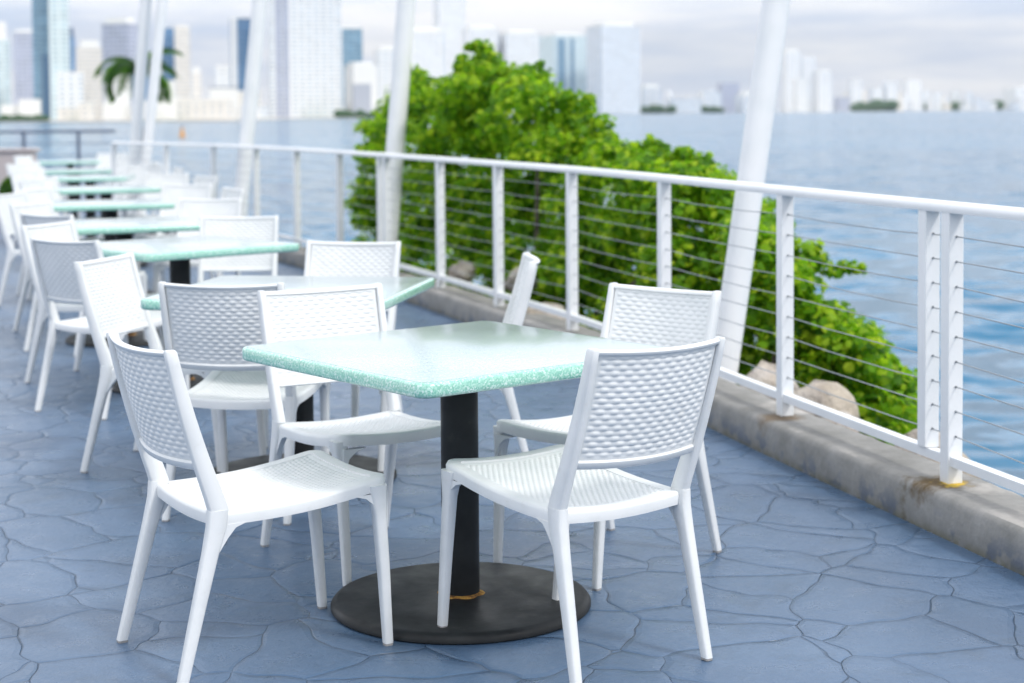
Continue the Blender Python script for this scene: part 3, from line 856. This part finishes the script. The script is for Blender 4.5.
S(719, 740, 83, 4000, 'f_lavender', 'lavender block with a white roof left of the nearest leaning pole', yaw=12)
S(738, 768, 96, 3900, 'f_far', 'low white block beside the nearest leaning pole', yaw=12, roof=5)
S(783, 801, 52, 4600, 'f_far', 'tallest pale tower right of the nearest leaning pole', yaw=14, roof=3)
S(800, 816, 57, 4700, 'f_far', 'pale tower second right of the nearest leaning pole', yaw=12)
S(814, 833, 72, 4600, 'f_far', 'pale tower third right of the nearest leaning pole', yaw=16, roof=2)
S(795, 808, 79, 4500, 'f_white', 'slim white block in front of the three pale towers', yaw=10)
S(836, 850, 97, 4800, 'f_lavender', 'low grey block between the pale towers and the small white tower', yaw=10)
S(850, 863, 79, 4900, 'f_far', 'small white tower alone on the right shore', yaw=12)
S(871, 885, 88, 4900, 'f_far', 'stepped white block right of the small white tower', yaw=12)
S(884, 898, 81, 4900, 'f_far', 'white tower at the end of the stepped blocks', yaw=12)
S(904, 922, 80, 6000, 'f_far', 'faint pale tower on the right shore', yaw=12)
S(930, 948, 97, 5500, 'f_far', 'low pale block above the green shoreline', yaw=12)
S(955, 1000, 101, 5600, 'f_far', 'long low pale block above the green shoreline', yaw=4, depth=.3)
S(1009, 1040, 89, 5300, 'f_white', 'white building at the right edge of the picture', yaw=12, roof=2)
rn = random.Random(21)
for k in range(58):
    px = 640+k*6.7+rn.uniform(-3, 3)
    if 768 < px < 786: continue
    S(px, px+rn.uniform(4, 11), rn.choice((91, 96, 99, 102, 103))+rn.uniform(-1, 1), 4400+(px-640)*2.0+rn.uniform(0, 300), rn.choice(['f_far', 'f_white', 'f_far', 'f_cream']), 'tiny pale low building on the far right shoreline', name='low_building', yaw=rn.uniform(0, 20))['group'] = 'tiny low buildings along the far shore'
for k in range(16):
    px = -8+k*28+rn.uniform(-6, 6)
    if px > 440: break
    S(px, px+rn.uniform(14, 30), rn.uniform(96, 109), 1060+rn.uniform(0, 60) if px < 260 else 1420, rn.choice(['f_white', 'p_white', 'f_cream']), 'small low white building on the left waterfront', name='low_building', yaw=rn.uniform(0, 20))['group'] = 'small low buildings along the left waterfront'
# strips of far trees
def treeline(px0, px1, Y, h, label, seed):
    rn = random.Random(seed); q = MB(); x = X(px0, Y)
    while x < X(px1, Y):
        r = h*rn.uniform(.4, .8)
        rings = []
        for a in range(6):
            t = a/5*math.pi; rings.append([(x+math.sin(t)*r*1.3*math.cos(s*1.047+a)*rn.uniform(.8, 1.1)+1e-3*s, Y+math.sin(t)*r*math.sin(s*1.047+a)+1e-3*s, GZ+r*.8-math.cos(t)*r*.9) for s in range(6)])
        q.rings(rings); x += r*1.1
    o = q.build('tree_line', M['p_green']); tag(o, label, 'trees', kind='stuff')
treeline(0, 50, 1000, 3.2, 'dark green trees along the left waterfront', 1)
treeline(340, 440, 1330, 5, 'green grey trees along the shore left of the tall tree', 2)
treeline(590, 675, 3450, 14, 'dark green trees at the foot of the big slab tower', 3)
treeline(695, 725, 3750, 14, 'green trees on the far shore left of the nearest leaning pole', 6)
treeline(855, 895, 4600, 26, 'green trees below the stepped white blocks', 4)
treeline(930, 1003, 5250, 24, 'green trees along the right end of the shore', 5)

# boats and buoy
def boat(px, Y, Ln, label, name='motor_yacht', yaw=0):
    o = empty(name, (X(px, Y), Y, WATER), R(yaw), label, 'boat')
    q = MB(); rings = []
    for t, w_, hb in ((0, .9, .16), (.15, 1, .15), (.5, 1, .16), (.8, .7, .19), (.95, .25, .22), (1, .02, .23)):
        x = -Ln/2+t*Ln; ww = w_*Ln*.13
        rings.append([(x, -ww, hb*Ln), (x, -ww*.7, -.02*Ln), (x, ww*.7, -.02*Ln), (x, ww, hb*Ln)])
    q.rings(rings); q.build('hull', M['p_hull'], o)
    q = MB(); q.box(-.30*Ln, .22*Ln, -.09*Ln, .09*Ln, .16*Ln, .25*Ln); q.box(-.22*Ln, .08*Ln, -.075*Ln, .075*Ln, .25*Ln, .32*Ln); cb_ = q.build('cabin', M['p_hull'], o)
    q = MB(); q.box(-.24*Ln, .18*Ln, -.093*Ln, .093*Ln, .19*Ln, .225*Ln); q.build('window', M['p_glass'], cb_)
boat(244, 640, 6, 'white boat low on the water left of the third leaning pole')
boat(775, 2600, 22, 'white yacht off the far shore right beside the nearest leaning pole', yaw=10)
boat(911, 3800, 18, 'tiny white boat before the right shoreline')
boat(400, 1150, 12, 'white boat at the shore just left of the tall tree', yaw=170)
bu = empty('channel_buoy', (X(183, 240), 240, WATER), 0, 'orange channel buoy floating above the far railing', 'buoy')
q = MB(); q.lathe([(.05, -.1), (.42, 0), (.42, .35), (.25, .45), (.20, 1.2), (.05, 1.3)], 20); q.build('body', M['p_orange'], bu, smooth=True)
q = MB(); q.lathe([(.03, 1.3), (.16, 1.34), (.16, 1.6), (.03, 1.64)], 14); q.build('top_mark', M['p_dark'], bu)

# ------------------------------------------------------------------ haze
q = MB(); q.box(-7000, 7000, -60, 9800, WATER-1, 330)
hm = bpy.data.materials.new('haze_air'); hm.use_nodes = True; nt = hm.node_tree
nt.nodes.remove(nt.nodes['Principled BSDF'])
pv = N(nt, 'ShaderNodeVolumePrincipled'); pv.inputs['Color'].default_value = (.86, .91, 1, 1); pv.inputs['Density'].default_value = .00003
L(nt, pv.outputs[0], nt.nodes['Material Output'].inputs['Volume'])
tag(q.build('haze', hm), kind='stuff')

# ------------------------------------------------------------------ light
SUN_EL, SUN_AZ = R(48), R(128)      # azimuth clockwise from +Y: sun high, right and behind the camera
wld = bpy.data.worlds.new('World'); sc.world = wld; wld.use_nodes = True
nt = wld.node_tree; bg = nt.nodes['Background']
sky = N(nt, 'ShaderNodeTexSky', sky_type='NISHITA'); sky.sun_disc = False
sky.sun_elevation = SUN_EL; sky.sun_rotation = SUN_AZ; sky.air_density = 1.0; sky.dust_density = 1.2; sky.ozone_density = 1.2
tc = N(nt, 'ShaderNodeTexCoord')
mp = N(nt, 'ShaderNodeMapping'); L(nt, tc.outputs['Generated'], mp.inputs[0]); mp.inputs['Scale'].default_value = (2.2, 2.2, 15)
cn = noise(nt, mp.outputs[0], 1.6, 6, .55)
cloud = ramp(nt, cn, [(.34, (5.3, 6.5, 8.5)), (.46, (6.9, 7.6, 8.9)), (.60, (9.6, 9.7, 10.0))])
sz = N(nt, 'ShaderNodeSeparateXYZ'); L(nt, tc.outputs['Generated'], sz.inputs[0])
up = ramp(nt, sz.outputs[2], [(.045, 1.0/3), (.11, (.53, .525, .51)), (.50, (.64, .62, .59))])      # an overcast sky is brightest overhead
cloud = mix(nt, 1.0, cloud, mix(nt, 1.0, up, (3.0, 3.0, 3.0), 'MULTIPLY'), 'MULTIPLY')
cov = ramp(nt, noise(nt, mp.outputs[0], .9, 5, .5), [(.34, .88), (.56, .99)])
fin = mix(nt, cov, sky.outputs[0], cloud)
L(nt, fin, bg.inputs[0]); bg.inputs[1].default_value = .10
sd = bpy.data.lights.new('sun', 'SUN'); sd.energy = 1.9; sd.angle = R(9); sd.color = (1, .97, .93)
so = bpy.data.objects.new('sun', sd); col.objects.link(so)
dirv = Vector((math.sin(SUN_AZ)*math.cos(SUN_EL), math.cos(SUN_AZ)*math.cos(SUN_EL), math.sin(SUN_EL)))
so.rotation_euler = dirv.to_track_quat('Z', 'Y').to_euler()
so.location = (0, 0, 30)

sc.view_settings.view_transform = 'Standard'; sc.view_settings.look = 'None'
sc.view_settings.exposure = -.04; sc.view_settings.gamma = 1
sc.cycles.max_bounces = 6
